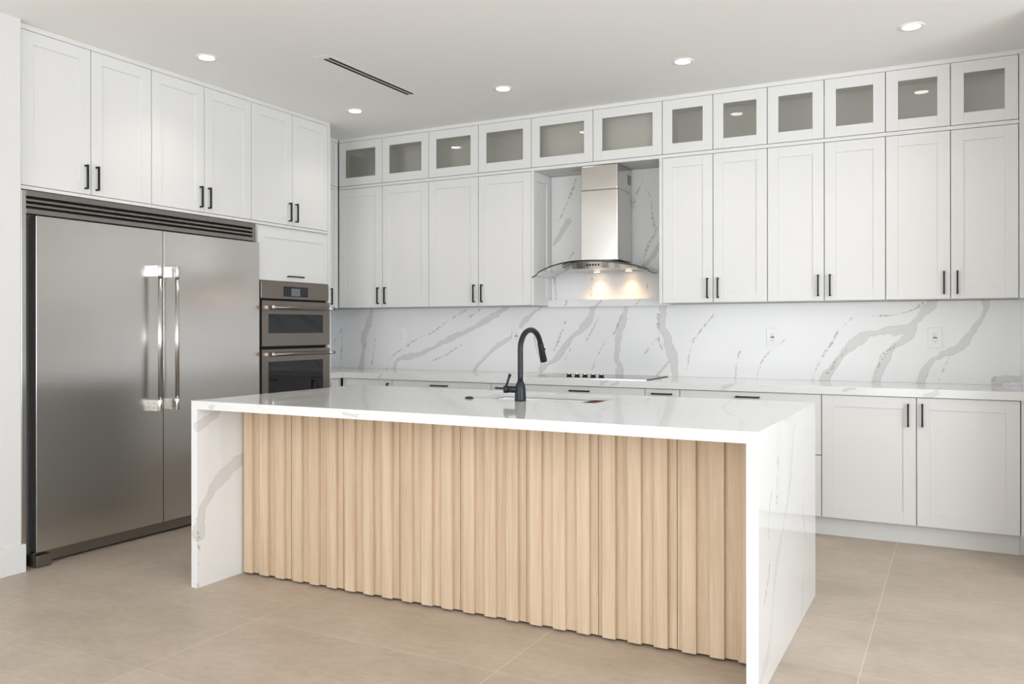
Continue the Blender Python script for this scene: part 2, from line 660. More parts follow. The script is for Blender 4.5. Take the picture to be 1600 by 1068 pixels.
def add_door(root, x0, x1, z0, z1, depth, name='door', handle=None, hl=0.138, glass=False, drop=None):
    """shaker front between x0..x1, z0..z1 whose face is at y=-depth; handle=(x, z, vertical)"""
    w, h = x1 - x0 - 2 * GAP, z1 - z0 - 2 * GAP
    d = shaker_mb(w, h, glass=glass).build(name, M['lacquer'], root, bevel=0.0009, seg=1)
    d.location = (x0 + GAP, -depth + 0.02, z0 + GAP)
    if glass:
        s = 0.062
        p = MB().box(s, w - s, -0.0115, -0.0075, s, h - s).build('glass_pane', M['pane'], d)
    if handle:
        hx, hz, vert = handle
        k = handle_mb(hl, vert).build('handle', M['black'], d, bevel=0.0012)
        k.location = (hx - x0 - GAP, -0.02, hz - z0 - GAP)
        k['label'] = 'black square bar handle'
    return d


def closed_carcass(root, w, d, z0, z1, name='carcass'):
    return MB().box(0.0005, w - 0.0005, -d, 0, z0, z1).build(name, M['lacquer'], root)


def open_carcass(root, w, d, z0, z1, back=0.0):
    """hollow box seen through glass doors"""
    t = 0.018
    b = MB()
    b.box(0.0005, t, -d, 0, z0, z1).box(w - t, w - 0.0005, -d, 0, z0, z1)
    b.box(t, w - t, -d, 0, z0, z0 + t).box(t, w - t, -d, 0, z1 - t, z1)
    b.box(t, w - t, -0.008 - back, -back, z0 + t, z1 - t)
    return b.build('carcass', M['interior'], root)


R90 = PI / 2
CEIL = 2.877
XR = 5.372           # face of the short right-hand wall
YF = -10.2

# ------------------------------------------------------------------ the setting
f = struct('floor', MB().box(-0.2, 9.2, YF, 0.15, -0.1, 0), M['floor'])
struct('ceiling', MB().box(-0.2, 9.2, YF, 0.15, CEIL, CEIL + 0.1), M['ceiling'])
struct('wall_back', MB().box(-0.15, 9.1, 0, 0.15, 0, CEIL), M['wall'])
struct('wall_left', MB().box(-0.15, 0, -3.319, 0, 0, CEIL).box(-0.15, 0.722, YF, -9.55, 0, CEIL).box(-0.15, 0.722, -5.85, -3.319, 0, CEIL).box(-0.15, 0.722, -9.55, -5.85, 2.78, CEIL), M['wall'])  # opening beyond the alcove is added for the left fill light
struct('baseboard_left', MB().box(0.7222, 0.738, -5.85, -3.3015, 0.0005, 0.146).box(0.45, 0.7222, -3.3188, -3.3015, 0.0005, 0.146), M['wall'], bevel=0.002)
struct('wall_right', MB().box(XR, XR + 0.14, -1.05, 0, 0, CEIL)
       .box(8.8, 8.95, YF, -9.5, 0, CEIL).box(8.8, 8.95, -2.9, 0, 0, CEIL)
       .box(8.8, 8.95, -9.5, -2.9, 2.78, CEIL), M['wall'])
struct('wall_front', MB().box(0.722, 0.9, YF, YF + 0.1, 0, CEIL).box(5.3, 8.8, YF, YF + 0.1, 0, CEIL)
       .box(0.9, 5.3, YF, YF + 0.1, 2.78, CEIL), M['wall'])

# ------------------------------------------------------------------ upper cabinets on the back wall
UX = [0.357, 0.812, 1.2727, 1.734, 2.194, 3.214, 3.568, 3.9267, 4.280, 4.638, 4.994, 5.3446]
ZT1, ZB1, ZT2, ZB2 = 2.8486, 2.4729, 2.4484, 1.4396
UD = 0.326


def upper_tall(i0, label, mid=None):
    x0, x1 = UX[i0], UX[i0 + 2]
    xm = UX[i0 + 1]
    w = x1 - x0
    r = thing('wall_cabinet', label, 'cabinet', (x0, -0.001, ZB2), group='tall wall cabinets')
    h = ZT2 - ZB2
    closed_carcass(r, w, UD - 0.027, 0.004, h)
    add_door(r, 0, xm - x0, 0, h, UD - 0.001, handle=(xm - x0 - 0.035, 1.538 - ZB2, True))
    add_door(r, xm - x0, w, 0, h, UD - 0.001, handle=(xm - x0 + 0.036, 1.538 - ZB2, True))
    return r


def upper_glass(i0, i1, xm, label):
    x0, x1 = UX[i0], UX[i1]
    w = x1 - x0
    r = thing('glass_wall_cabinet', label, 'cabinet', (x0, -0.001, ZT2 + 0.0015), group='glass-fronted wall cabinets under the ceiling')
    zb = ZB1 - ZT2 - 0.0015
    zt = ZT1 - ZT2 - 0.0015
    open_carcass(r, w, UD - 0.027, zb, zt, 0.20 if i1 == i0 + 1 else 0.0)
    MB().box(0, w, -UD + 0.004, 0, 0, zb - 0.001).build('rail', M['lacquer'], r)
    add_door(r, 0, xm - x0, zb, zt, UD - 0.001, glass=True)
    add_door(r, xm - x0, w, zb, zt, UD - 0.001, glass=True)
    return r


a = upper_tall(0, 'tall white wall cabinet with two shaker doors, in the corner beside the oven tower')
b = upper_tall(2, 'tall white wall cabinet with two shaker doors, immediately left of the range hood niche')
MB().box(w0 := UX[4] - UX[2], w0 + 0.0055, -UD + 0.001, 0, 0, ZT2 - ZB2 + 0.0).box(w0 + 0.0055, w0 + 0.0215, -UD + 0.001, -UD + 0.069, 0, ZT2 - ZB2)\
    .box(w0 + 0.0055, w0 + 0.0215, -0.088, -0.020, 0, ZT2 - ZB2)\
    .box(w0 + 0.0055, w0 + 0.0215, -UD + 0.069, -0.088, 0, 0.068).box(w0 + 0.0055, w0 + 0.0215, -UD + 0.069, -0.088, ZT2 - ZB2 - 0.068, ZT2 - ZB2)\
    .build('side_panel', M['lacquer'], b, bevel=0.0009, seg=1)
c = upper_tall(5, 'tall white wall cabinet with two shaker doors, immediately right of the range hood niche')
MB().box(-0.0215, -0.0005, -UD + 0.001, 0, 0, ZT2 - ZB2).build('side_panel', M['lacquer'], c)
upper_tall(7, 'tall white wall cabinet with two shaker doors, second to the right of the range hood')
d_ = upper_tall(9, 'tall white wall cabinet with two shaker doors, at the far right end of the row')
upper_glass(0, 2, UX[1], 'small white cabinet with two glass doors, in the corner under the ceiling')
upper_glass(2, 4, UX[3], 'small white cabinet with two glass doors, above the doors just left of the range hood')
upper_glass(4, 5, 2.695, 'wider white cabinet with two glass doors, directly above the range hood niche')
upper_glass(5, 7, UX[6], 'small white cabinet with two glass doors, above the doors just right of the range hood')
upper_glass(7, 9, UX[8], 'small white cabinet with two glass doors, second to the right of the range hood')
upper_glass(9, 11, UX[10], 'small white cabinet with two glass doors, at the far right end under the ceiling')

# return wall cabinets on the left wall, between oven tower and corner (face +x)
Y0R, Y1R = -0.813, -0.330
RD = 0.352


def return_uppers():
    w = Y1R - Y0R
    r = thing('wall_cabinet', 'narrow white wall cabinet in the corner facing right, half hidden by the oven tower', 'cabinet',
              (0.001, Y0R, ZB2), R90, group='tall wall cabinets')
    h = ZT2 - ZB2
    closed_carcass(r, w, RD - 0.027, 0.004, h)
    add_door(r, 0, w - 0.055, 0, h, RD - 0.001, handle=(-0.437 - Y0R, 1.536 - ZB2, True))
    MB().box(w - 0.053, w - 0.001, -RD + 0.001, -RD + 0.02, 0, h).build('filler', M['lacquer'], r, bevel=0.0009, seg=1)
    r = thing('glass_wall_cabinet', 'narrow white glass-door cabinet in the corner facing right, behind the oven tower', 'cabinet',
              (0.001, Y0R, ZT2 + 0.0015), R90, group='glass-fronted wall cabinets under the ceiling')
    zb, zt = ZB1 - ZT2 - 0.0015, ZT1 - ZT2 - 0.0015
    open_carcass(r, w, RD - 0.027, zb, zt)
    MB().box(0, w, -RD + 0.004, 0, 0, zb - 0.001).build('rail', M['lacquer'], r)
    add_door(r, 0, w - 0.055, zb, zt, RD - 0.001, glass=True)
    MB().box(w - 0.053, w - 0.001, -RD + 0.001, -RD + 0.02, zb + GAP, zt - GAP).build('filler', M['lacquer'], r, bevel=0.0009, seg=1)


return_uppers()

# crown filler between door tops and ceiling, right-hand filler strips
struct('trim_1', MB().box(0.357, XR - 0.001, -UD + 0.004, -0.001, ZT1 + 0.001, CEIL - 0.0005)
       .box(0.001, RD - 0.003, -0.815, -UD + 0.003, ZT1 + 0.001, CEIL - 0.0005), M['lacquer'])
struct('trim_2', MB().box(0.001, 0.675, -3.297, -0.818, ZT1 + 0.001, CEIL - 0.0005), M['lacquer'])
struct('trim_3', MB().box(5.3465, XR - 0.001, -UD + 0.001, -0.002, ZB2, ZT1 - 0.0005)
       .box(5.3395, XR - 0.001, -0.594, -0.002, 0.119, 0.866).box(5.3385, XR - 0.001, -0.522, -0.002, 0.0005, 0.1185), M['lacquer'])

# ------------------------------------------------------------------ cabinets above the fridge and ovens (left wall, face +x)
LY = [-3.293, -2.885, -2.4775, -2.069, -1.654, -1.244, -0.8485]
ZLT, ZLB = 2.8486, 2.0245
LD = 0.678


def left_upper(i0, label):
    y0, ym, y1 = LY[i0], LY[i0 + 1], LY[i0 + 2]
    w = y1 - y0
    zr = 2.006
    r = thing('overhead_cabinet', label, 'cabinet', (0.001, y0, zr), R90, group='overhead cabinets above the refrigerator and ovens')
    closed_carcass(r, w, LD - 0.027, 0, ZLT - zr)
    MB().box(0.0005, w - 0.0005, -LD + 0.003, -LD + 0.0225, 0, ZLB - zr - 0.001).build('rail', M['lacquer'], r)
    add_door(r, 0, ym - y0, ZLB - zr, ZLT - zr, LD - 0.001, handle=(ym - y0 - 0.037, 2.122 - zr, True))
    add_door(r, ym - y0, w, ZLB - zr, ZLT - zr, LD - 0.001, handle=(ym - y0 + 0.032, 2.122 - zr, True))
    return r


left_upper(0, 'white overhead cabinet with two doors, nearest the camera, above the left refrigerator door')
left_upper(2, 'white overhead cabinet with two doors, above the right refrigerator door')
left_upper(4, 'white overhead cabinet with two doors, above the double wall oven')

# oven tower
TY0, TY1 = -1.594, -0.8185
ot = thing('oven_tower_cabinet', 'tall white cabinet holding the double wall oven, with a lift-up flap above it', 'cabinet',
           (0.001, TY0, 0), R90)
tw = TY1 - TY0
oy1 = -0.851 - TY0         # right edge of the oven opening (local x)
b = MB()
b.box(0, 0.016, -LD + 0.022, 0, 0, 2.004)                  # left side
b.box(oy1 + 0.003, tw, -LD + 0.001, 0, 0, 2.004)           # right end panel (runs to the front)
b.box(0.016, oy1 + 0.003, -0.012, 0, 0, 2.004)
for z0, z1 in ((1.985, 2.004), (1.612, 1.628), (0.455, 0.473), (0.10, 0.118)):
    b.box(0.016, oy1 + 0.003, -LD + 0.023, -0.012, z0, z1)
b.box(0.016, oy1 + 0.003, -LD + 0.09, -LD + 0.108, 0, 0.10)
b.build('carcass', M['lacquer'], ot)
MB().box(oy1 + 0.005, tw, -LD + 0.001, -0.001, 2.0065, ZLT).build('end_panel', M['lacquer'], ot)
add_door(ot, 0, oy1 + 0.002, 1.609, 1.990, LD - 0.001, name='flap_door', handle=(-1.223 - TY0, 1.648, False), hl=0.157)
add_door(ot, 0, oy1 + 0.002, 0.122, 0.452, LD - 0.001, name='drawer', handle=(-1.223 - TY0, 0.40, False), hl=0.157)


# double wall oven (local x 0..w from left, front -y)
def bar_handle(parent, x0, x1, z, yf, stand, r):
    b = MB()
    b.tube([(x0 + 0.03, -stand, z), (x1 - 0.03, -stand, z)], r, 20, 0)
    for xa, sgn in ((x0, 1), (x1, -1)):
        b.tube([(xa, -stand, z), (xa + sgn * 0.014, -stand, z)], r * 1.16, 20, 1)
        b.tube([(xa + sgn * 0.014, -stand, z), (xa + sgn * 0.062, -stand, z)], r * 1.20, 20, 2)
        xp = xa + sgn * 0.030
        b.box(xp - 0.010, xp + 0.010, -stand, -yf, z - r * 0.9, z + r * 0.9, 2)
    o = b.build('handle', [M['slate'], M['bronze'], M['chrome']], parent)
    o['label'] = 'tubular bar handle with bright end brackets'
    return o


OVY0 = -1.5755
ov = thing('double_wall_oven', 'slate steel double wall oven built into white tower beside the refrigerator', 'oven', (0.001, OVY0, 0.4745), R90)
ow = -0.852 - OVY0
zo = 0.4745
MB().box(0.004, ow - 0.006, -0.66, -0.016, 0.002, 1.606 - zo).build('body', M['void'], ov)
cp = MB().box(0, ow, -0.689, -0.661, 1.479 - zo, 1.608 - zo).build('control_panel', M['slate'], ov, bevel=0.006, seg=3)
dx0, dx1 = -1.351 - OVY0, -1.092 - OVY0
dp = MB().box(dx0, dx1, -0.6905, -0.6885, 1.500 - zo, 1.574 - zo).build('display', M['black_glass'], cp)
# touch screen and little key marks
sm = MB().box(-1.272 - OVY0, -1.178 - OVY0, -0.6912, -0.6904, 1.506 - zo, 1.561 - zo, 0)
for k, xx in enumerate((-1.325, -1.300, -1.145, -1.118)):
    for zz in (1.520, 1.536, 1.552):
        sm.box(xx - OVY0 - 0.005, xx - OVY0 + 0.005, -0.6909, -0.6904, zz - zo - 0.0008, zz - zo + 0.0008, 1)
sm.build('touch_screen', [M['screen'], M['slate']], cp)['label'] = 'small grey touch screen'


def oven_door(z0, z1, wz0, wz1, hz):
    d = MB()
    x0, x1 = -1.513 - OVY0, -0.930 - OVY0
    d.box(0, x0, -0.697, -0.663, z0 - zo, z1 - zo).box(x1, ow, -0.697, -0.663, z0 - zo, z1 - zo)
    d.box(x0, x1, -0.697, -0.663, z0 - zo, wz0 - zo).box(x0, x1, -0.697, -0.663, wz1 - zo, z1 - zo)
    d = d.build('oven_door', M['slate'], ov)
    MB().box(x0, x1, -0.6955, -0.668, wz0 - zo, wz1 - zo).build('window', M['black_glass'], d)
    bar_handle(d, -1.560 - OVY0, -0.868 - OVY0, hz - zo, 0.697, 0.752, 0.0125)
    return d


oven_door(1.141, 1.466, 1.233, 1.371, 1.417)
oven_door(0.490, 1.117, 0.600, 1.031, 1.083)

# ------------------------------------------------------------------ refrigerator (twin built-in)
FY0 = -3.291
fr = thing('refrigerator', 'large built-in stainless steel twin refrigerator with louvred grille on top', 'refrigerator', (0.001, FY0, 0), R90)
fx = lambda y: y - FY0
XF = 0.698 - 0.001
MB().box(fx(-3.2565), fx(-1.602), -0.600, -0.02, 0.03, 1.995).build('body', M['gunmetal'], fr)
# frame: two side strips and the grille surround
b = MB()
b.box(fx(-3.2835), fx(-3.2575), -0.668, -0.02, 0.0, 2.002)
b.build('side_frame', M['steel'], fr, bevel=0.002)
MB().box(fx(-1.634), fx(-1.612), -0.668, -0.602, 1.878, 2.004).build('grille_end', M['steel_dark'], fr, bevel=0.002)
b = MB()
for z0, z1 in ((1.972, 2.003), (1.945, 1.957), (1.919, 1.931), (1.880, 1.906)):
    b.box(fx(-3.2565), fx(-1.6345), -0.668, -0.630, z0, z1)
b.box(fx(-3.2565), fx(-1.6345), -0.628, -0.602, 1.880, 2.003, 1)
g_ = b.build('grille', [M['steel_dark'], M['void']], fr, bevel=0.0015)
for nm, y0, y1, hy in (('door', -3.222, -2.4125, -2.486), ('door', -2.4075, -1.600, -2.360)):
    d = MB().box(fx(y0), fx(y1), -XF, -0.642, 0.075, 1.869).build(nm, M['steel'], fr, bevel=0.002, seg=2)
    hb = MB()
    hx = fx(hy)
    hb.tube([(hx, -0.762, 0.80), (hx, -0.762, 1.615)], 0.0125, 24)
    hb.build('handle', M['steel'], d)['label'] = 'long round steel door handle'
    for z0, z1 in ((0.766, 0.836), (1.582, 1.652)):
        k = MB()
        k.tube([(hx, -0.762, z0), (hx, -0.762, z1)], 0.0155, 24)
        k.box(hx - 0.014, hx + 0.014, -0.760, -XF, z0 + 0.002, z1 - 0.002)
        for zz in (0.3, 0.7):
            zc = z0 + (z1 - z0) * zz
            k.tube([(hx - 0.0135, -0.722, zc), (hx - 0.0146, -0.722, zc)], 0.003, 10, 1)
        k.build('handle_bracket', [M['polished'], M['void']], d, bevel=0.0015)['label'] = 'bright polished handle bracket'
b = MB().box(fx(-3.222), fx(-1.612), -0.672, -0.640, 0.012, 0.070)
b.build('kick_plate', M['steel_dark'], fr, bevel=0.002)
b = MB().box(fx(-3.240), fx(-3.155), -0.729, -0.630, 0.006, 0.064).box(fx(-3.232), fx(-3.163), -0.70, -0.640, 0.0, 0.006)
b.build('foot', M['steel_dark'], fr, bevel=0.002)

# ------------------------------------------------------------------ base cabinets on the back wall
BD = 0.596
ZS = 0.8665
group_b = 'base cabinets along the back wall'


def base_unit(x0, x1, label, rz=0, loc=None, depth=BD):
    w = x1 - x0
    r = thing('base_cabinet', label, 'cabinet', loc or (x0, -0.001, 0), rz, group_b)
    closed_carcass(r, w, depth - 0.027, 0.1165, ZS - 0.0005)
    MB().box(0.0, w, -depth + 0.073, -depth + 0.091, 0.0, 0.116).build('plinth', M['lacquer'], r)
    return r


ZBB, ZBT = 0.119, 0.8645
r = base_unit(0.620, 1.106, 'white base cabinet with one door at the inner corner, partly behind the island')
MB().box(0.001, 0.022, -BD + 0.001, -BD + 0.021, ZBB, ZBT).build('filler', M['lacquer'], r)
add_door(r, 0.024, 0.486, ZBB, ZBT, BD - 0.001, handle=(1.075 - 0.620, 0.770, True))


def drawers(x0, x1, label, hl=0.148):
    r = base_unit(x0, x1, label)
    w = x1 - x0
    zm = 0.4945
    add_door(r, 0, w, zm, ZBT, BD - 0.001, name='drawer', handle=(w / 2, 0.832, False), hl=hl)
    add_door(r, 0, w, ZBB, zm, BD - 0.001, name='drawer', handle=(w / 2, 0.460, False), hl=hl)
    return r


def pullout(x0, x1, label):
    r = base_unit(x0, x1, label)
    w = x1 - x0
    add_door(r, 0, w, ZBB, ZBT, BD - 0.001, name='pull_out_front', handle=(w / 2, 0.832, False), hl=0.138)


drawers(1.106, 1.996, 'white drawer base cabinet between the corner door and the faucet')
pullout(1.996, 2.232, 'narrow white pull-out base cabinet left of the cooktop, seen behind the faucet')
drawers(2.232, 3.180, 'white drawer base cabinet directly under the black cooktop')
pullout(3.180, 3.417, 'narrow white pull-out base cabinet right of the cooktop')
drawers(3.417, 4.299, 'white two-drawer base cabinet left of the double doors, mostly behind the island')
r = base_unit(4.299, 5.337, 'white base cabinet with two tall shaker doors, right of the island')
add_door(r, 0, 4.8194 - 4.299, ZBB, ZBT, BD - 0.001, handle=(4.7765 - 4.299, 0.760, True), hl=0.133)
add_door(r, 4.8194 - 4.299, 1.038, ZBB, ZBT, BD - 0.001, handle=(4.8505 - 4.299, 0.763, True), hl=0.133)
# return base between oven tower and corner, faces +x
r = base_unit(0, 0.2165, 'narrow white corner base cabinet facing right, beside the oven tower', R90, (0.001, -0.8155, 0), 0.600)
add_door(r, 0, 0.197, ZBB, ZBT, 0.599, handle=(0.0555, 0.772, True))
MB().box(0.2, 0.2165, -0.599, -0.579, ZBB, ZBT).build('filler', M['lacquer'], r)

# ------------------------------------------------------------------ backsplash and rear worktop
BS_THICK = [
  (0.0177, [(0.48,-0.019,1.485),(0.473,-0.019,1.436),(0.419,-0.019,1.269),(0.369,-0.019,1.169),(0.382,-0.019,1.09),(0.339,-0.019,0.871)]),
  (0.0153, [(1.833,-0.019,1.448),(1.625,-0.019,1.332),(1.433,-0.019,1.24),(1.303,-0.019,1.193),(1.102,-0.019,1.098),(0.943,-0.019,1.038),(0.78,-0.019,1.007),(0.72,-0.019,0.958),(0.709,-0.019,0.88)]),
  (0.0115, [(2.133,-0.019,1.435),(2.014,-0.019,1.356),(1.934,-0.019,1.267),(1.853,-0.019,1.195),(1.709,-0.019,1.104),(1.604,-0.019,1.011),(1.54,-0.019,0.955),(1.519,-0.019,0.89)]),
  (0.0171, [(2.579,-0.019,1.446),(2.533,-0.019,1.318),(2.421,-0.019,1.224),(2.345,-0.019,1.145),(2.269,-0.019,1.04),(2.191,-0.019,0.986),(2.123,-0.019,0.94)]),
  (0.0080, [(2.064,-0.019,1.232),(2.084,-0.019,1.108),(2.123,-0.019,1.02),(2.123,-0.019,0.914)]),
  (0.0185, [(2.841,-0.019,1.443),(2.805,-0.019,1.3),(2.77,-0.019,1.182),(2.761,-0.019,1.03),(2.796,-0.019,0.963),(2.769,-0.019,0.904)]),
  (0.0230, [(3.127,-0.019,1.439),(3.118,-0.019,1.299),(3.152,-0.019,1.184),(3.186,-0.019,1.07),(3.211,-0.019,0.972),(3.219,-0.019,0.907)]),
  (0.0057, [(3.186,-0.019,1.054),(3.118,-0.019,0.97),(3.067,-0.019,0.912)]),
  (0.0196, [(4.903,-0.019,1.445),(4.844,-0.019,1.364),(4.777,-0.019,1.29),(4.747,-0.019,1.265),(4.626,-0.019,1.249),(4.486,-0.019,1.215),(4.423,-0.019,1.163),(4.359,-0.019,1.094),(4.295,-0.019,0.999),(4.242,-0.019,0.92),(4.237,-0.019,0.88)]),
  (0.0165, [(4.777,-0.019,1.29),(4.747,-0.019,1.207),(4.672,-0.019,1.149),(4.626,-0.019,1.081),(4.587,-0.019,0.988),(4.545,-0.019,0.899)]),
  (0.0152, [(5.181,-0.019,1.448),(5.188,-0.019,1.376),(5.139,-0.019,1.289),(5.083,-0.019,1.201),(5.054,-0.019,1.152),(4.925,-0.019,1.086),(4.851,-0.019,1.011),(4.822,-0.019,0.911)]),
  (0.0175, [(5.243,-0.019,0.932),(5.277,-0.019,0.948),(5.387,-0.019,0.962)]),
  (0.0138, [(2.363,-0.019,2.1),(2.321,-0.019,2.033),(2.244,-0.019,1.929)]),
  (0.0160, [(3.094,-0.019,1.889),(3.025,-0.019,1.775),(2.964,-0.019,1.726)]),
  (0.0061, [(2.404,-0.019,1.853),(2.354,-0.019,1.786)]),
  (0.0054, [(2.244,-0.019,1.666),(2.256,-0.019,1.527),(2.249,-0.019,1.465)]),
]
BS_THIN = [
  (0.0046, [(1.444,-0.019,1.42),(1.237,-0.019,1.315),(1.102,-0.019,1.23),(0.966,-0.019,1.182),(0.803,-0.019,1.094),(0.709,-0.019,1.035),(0.637,-0.019,0.956),(0.63,-0.019,0.888)]),
  (0.0050, [(0.138,-0.019,1.269),(0.041,-0.019,1.137)]),
  (0.0050, [(0.131,-0.019,1.249),(0.138,-0.019,1.108),(0.117,-0.019,0.906)]),
  (0.0049, [(0.512,-0.019,1.18),(0.492,-0.019,1.052),(0.463,-0.019,0.923)]),
  (0.0046, [(1.39,-0.019,1.128),(1.236,-0.019,1.043),(1.079,-0.019,0.983)]),
  (0.0055, [(1.583,-0.019,1.423),(1.455,-0.019,1.351)]),
  (0.0070, [(2.345,-0.019,1.328),(2.288,-0.019,1.197),(2.24,-0.019,1.092)]),
  (0.0043, [(2.616,-0.019,1.352),(2.514,-0.019,1.172)]),
  (0.0042, [(2.689,-0.019,1.199),(2.607,-0.019,1.062),(2.56,-0.019,0.95)]),
  (0.0043, [(2.383,-0.019,1.111),(2.326,-0.019,1.006)]),
  (0.0041, [(3.067,-0.019,1.184),(2.963,-0.019,1.059)]),
  (0.0059, [(2.805,-0.019,1.367),(2.734,-0.019,1.216)]),
  (0.0066, [(3.084,-0.019,1.365),(3.093,-0.019,1.167),(3.152,-0.019,1.069)]),
  (0.0036, [(1.974,-0.019,1.107),(1.994,-0.019,1.062)]),
  (0.0069, [(0.493,-0.019,1.387),(0.448,-0.019,1.269)]),
  (0.0050, [(0.406,-0.019,1.17),(0.394,-0.019,1.051)]),
  (0.0046, [(3.505,-0.019,1.376),(3.407,-0.019,1.257),(3.332,-0.019,1.146),(3.294,-0.019,0.931)]),
  (0.0045, [(3.676,-0.019,1.103),(3.654,-0.019,1.003),(3.642,-0.019,0.88)]),
  (0.0044, [(3.996,-0.019,1.195),(3.893,-0.019,1.115),(3.823,-0.019,1.024),(3.788,-0.019,0.884)]),
  (0.0043, [(4.415,-0.019,1.334),(4.327,-0.019,1.248),(4.295,-0.019,1.18),(4.213,-0.019,1.049),(4.163,-0.019,0.918)]),
  (0.0042, [(4.541,-0.019,1.345),(4.657,-0.019,1.349),(4.777,-0.019,1.381),(4.844,-0.019,1.421)]),
  (0.0041, [(4.99,-0.019,1.086),(4.954,-0.019,1.013),(4.924,-0.019,0.922)]),
  (0.0085, [(4.383,-0.019,1.129),(4.311,-0.019,1.033),(4.262,-0.019,0.963)]),
  (0.0083, [(4.672,-0.019,1.149),(4.61,-0.019,1.098),(4.556,-0.019,0.979)]),
  (0.0074, [(4.837,-0.019,1.421),(4.815,-0.019,1.402)]),
  (0.0095, [(5.229,-0.019,0.955),(5.219,-0.019,0.92)]),
  (0.0053, [(2.43,-0.019,2.424),(2.372,-0.019,2.276),(2.279,-0.019,2.097)]),
  (0.0066, [(2.965,-0.019,2.453),(2.957,-0.019,2.336),(2.903,-0.019,2.252),(2.891,-0.019,2.164)]),
  (0.0059, [(2.972,-0.019,2.327),(3.026,-0.019,2.228),(3.041,-0.019,2.095),(3.056,-0.019,2.007)]),
  (0.0073, [(3.079,-0.019,2.006),(3.01,-0.019,1.878),(2.964,-0.019,1.763)]),
  (0.0045, [(2.561,-0.019,1.657),(2.552,-0.019,1.506)]),
  (0.0037, [(3.002,-0.019,1.644),(2.995,-0.019,1.527)]),
]
CT = 0.914
CZ0 = 0.8674
# veins run on across the worktop from the foot of the backsplash, and over its front edge
CT_VEIN = [(hw * 0.8, [(p[-1][0], -0.02, CT), (p[-1][0] + random.Random(i).uniform(-0.06, 0.03), -0.25, CT)])
           for i, (hw, p) in enumerate(BS_THICK) if p[-1][2] < 0.93]
CT_VEIN += [(0.011, [(x - w, -0.616, z - 0.012), (x + w, -0.616, z + 0.008)]) for x, z, w in
            ((1.007, 0.892, 0.018), (3.732, 0.900, 0.03), (4.900, 0.890, 0.028), (4.452, 0.905, 0.03), (2.969, 0.893, 0.03), (2.90, 0.903, 0.02))]
bsp = thing('backsplash', 'white quartz backsplash with grey veins on the wall behind the rear worktop', 'backsplash', (0, 0, 0.9145))
s_ = slab('slab', [(0.0195, XR - 0.001, -0.019, -0.001, 0.9145, ZB2 - 0.001)], [(h * 1.3, p) for h, p in BS_THICK], BS_THIN, None, 0.01, mat='quartz_wall')
up = slab('niche_slab', [(2.2165, 3.1915, -0.019, -0.001, ZB2 - 0.001, ZT2 - 0.001)], [(h * 1.25, p) for h, p in BS_THICK], BS_THIN, None, 0.012, mat='quartz_wall')
lg = slab('ledge', [(2.2165, 3.1915, -0.082, -0.0195, 1.4305, 1.4835)],
          [(0.012, [(2.62, -0.082, 1.435), (2.66, -0.082, 1.47)]), (0.01, [(2.36, -0.082, 1.44), (2.38, -0.082, 1.48)])],
          [(0.006, [(2.93, -0.082, 1.44), (2.97, -0.082, 1.47)])], None, 0.012, mat='quartz_wall')
sp = slab('side_slab', [(0.0005, 0.019, -0.812, -0.0195, 0.9145, ZB2 - 0.001)], [], [(0.005, [(0.019, -0.3, 1.2), (0.019, -0.2, 1.05)])], None, 0.03, mat='quartz_wall')
sr = slab('side_slab', [(XR - 0.0008, XR - 0.0002, -0.6, -0.0195, 0.9145, ZB2 - 0.001)], [], [], None, 0.05, mat='quartz_wall')
for o in (s_, up, lg, sp, sr):
    o.parent = bsp
    o.matrix_parent_inverse = Matrix.Translation((0, 0, -0.9145))
ct = slab('countertop', [(0.001, XR - 0.001, -0.616, -0.0005, CZ0, CT), (0.001, 0.621, -0.8125, -0.616, CZ0, CT)], CT_VEIN, [], None, 0.012)
tag(ct, 'long white quartz worktop along the back wall, carrying the cooktop', 'worktop')

# ------------------------------------------------------------------ cooktop
ck = thing('cooktop', 'black glass cooktop with five knobs set on the rear worktop under the hood', 'cooktop', (2.72, -0.31, CT + 0.0005))
b = MB().box(-0.455, 0.455, -0.243, 0.240, 0.0, 0.0065)
b.build('glass_top', M['black_glass'], ck, bevel=0.001)
MB().box(-0.455, 0.455, -0.2455, -0.2432, 0.0, 0.0065).build('front_trim', M['chrome'], ck)
b = MB()
for cx, cy, rr in ((-0.30, 0.11, 0.09), (-0.30, -0.12, 0.075), (0.30, 0.11, 0.09), (0.30, -0.12, 0.075), (0.0, 0.07, 0.13)):
    n = 48
    vs, fs = [], []
    for k in range(n):
        a_ = 2 * PI * k / n
        vs += [(cx + rr * math.cos(a_), cy + rr * math.sin(a_), 0.0067), (cx + (rr - 0.002) * math.cos(a_), cy + (rr - 0.002) * math.sin(a_), 0.0067)]
    for k in range(n):
        k2 = (k + 1) % n
        fs.append((2 * k, 2 * k2, 2 * k2 + 1, 2 * k + 1))
    b.add(vs, fs)
b.build('burner_rings', M['slate'], ck)
for i in range(5):
    k = MB().lathe((-0.143 + i * 0.0615, -0.178, 0.0066), [(0.021, 0), (0.021, 0.004), (0.017, 0.006), (0.016, 0.013), (0.0155, 0.015)], 24, 1)
    k.lathe((-0.143 + i * 0.0615, -0.178, 0.0216), [(0.017, 0), (0.017, 0.010), (0.0155, 0.012)], 24, 0)
    k.box(-0.143 + i * 0.0615 - 0.003, -0.143 + i * 0.0615 + 0.003, -0.196, -0.160, 0.0336, 0.038, 0)
    k.build('knob', [M['chrome'], M['black']], ck)['label'] = 'chrome and black knob'

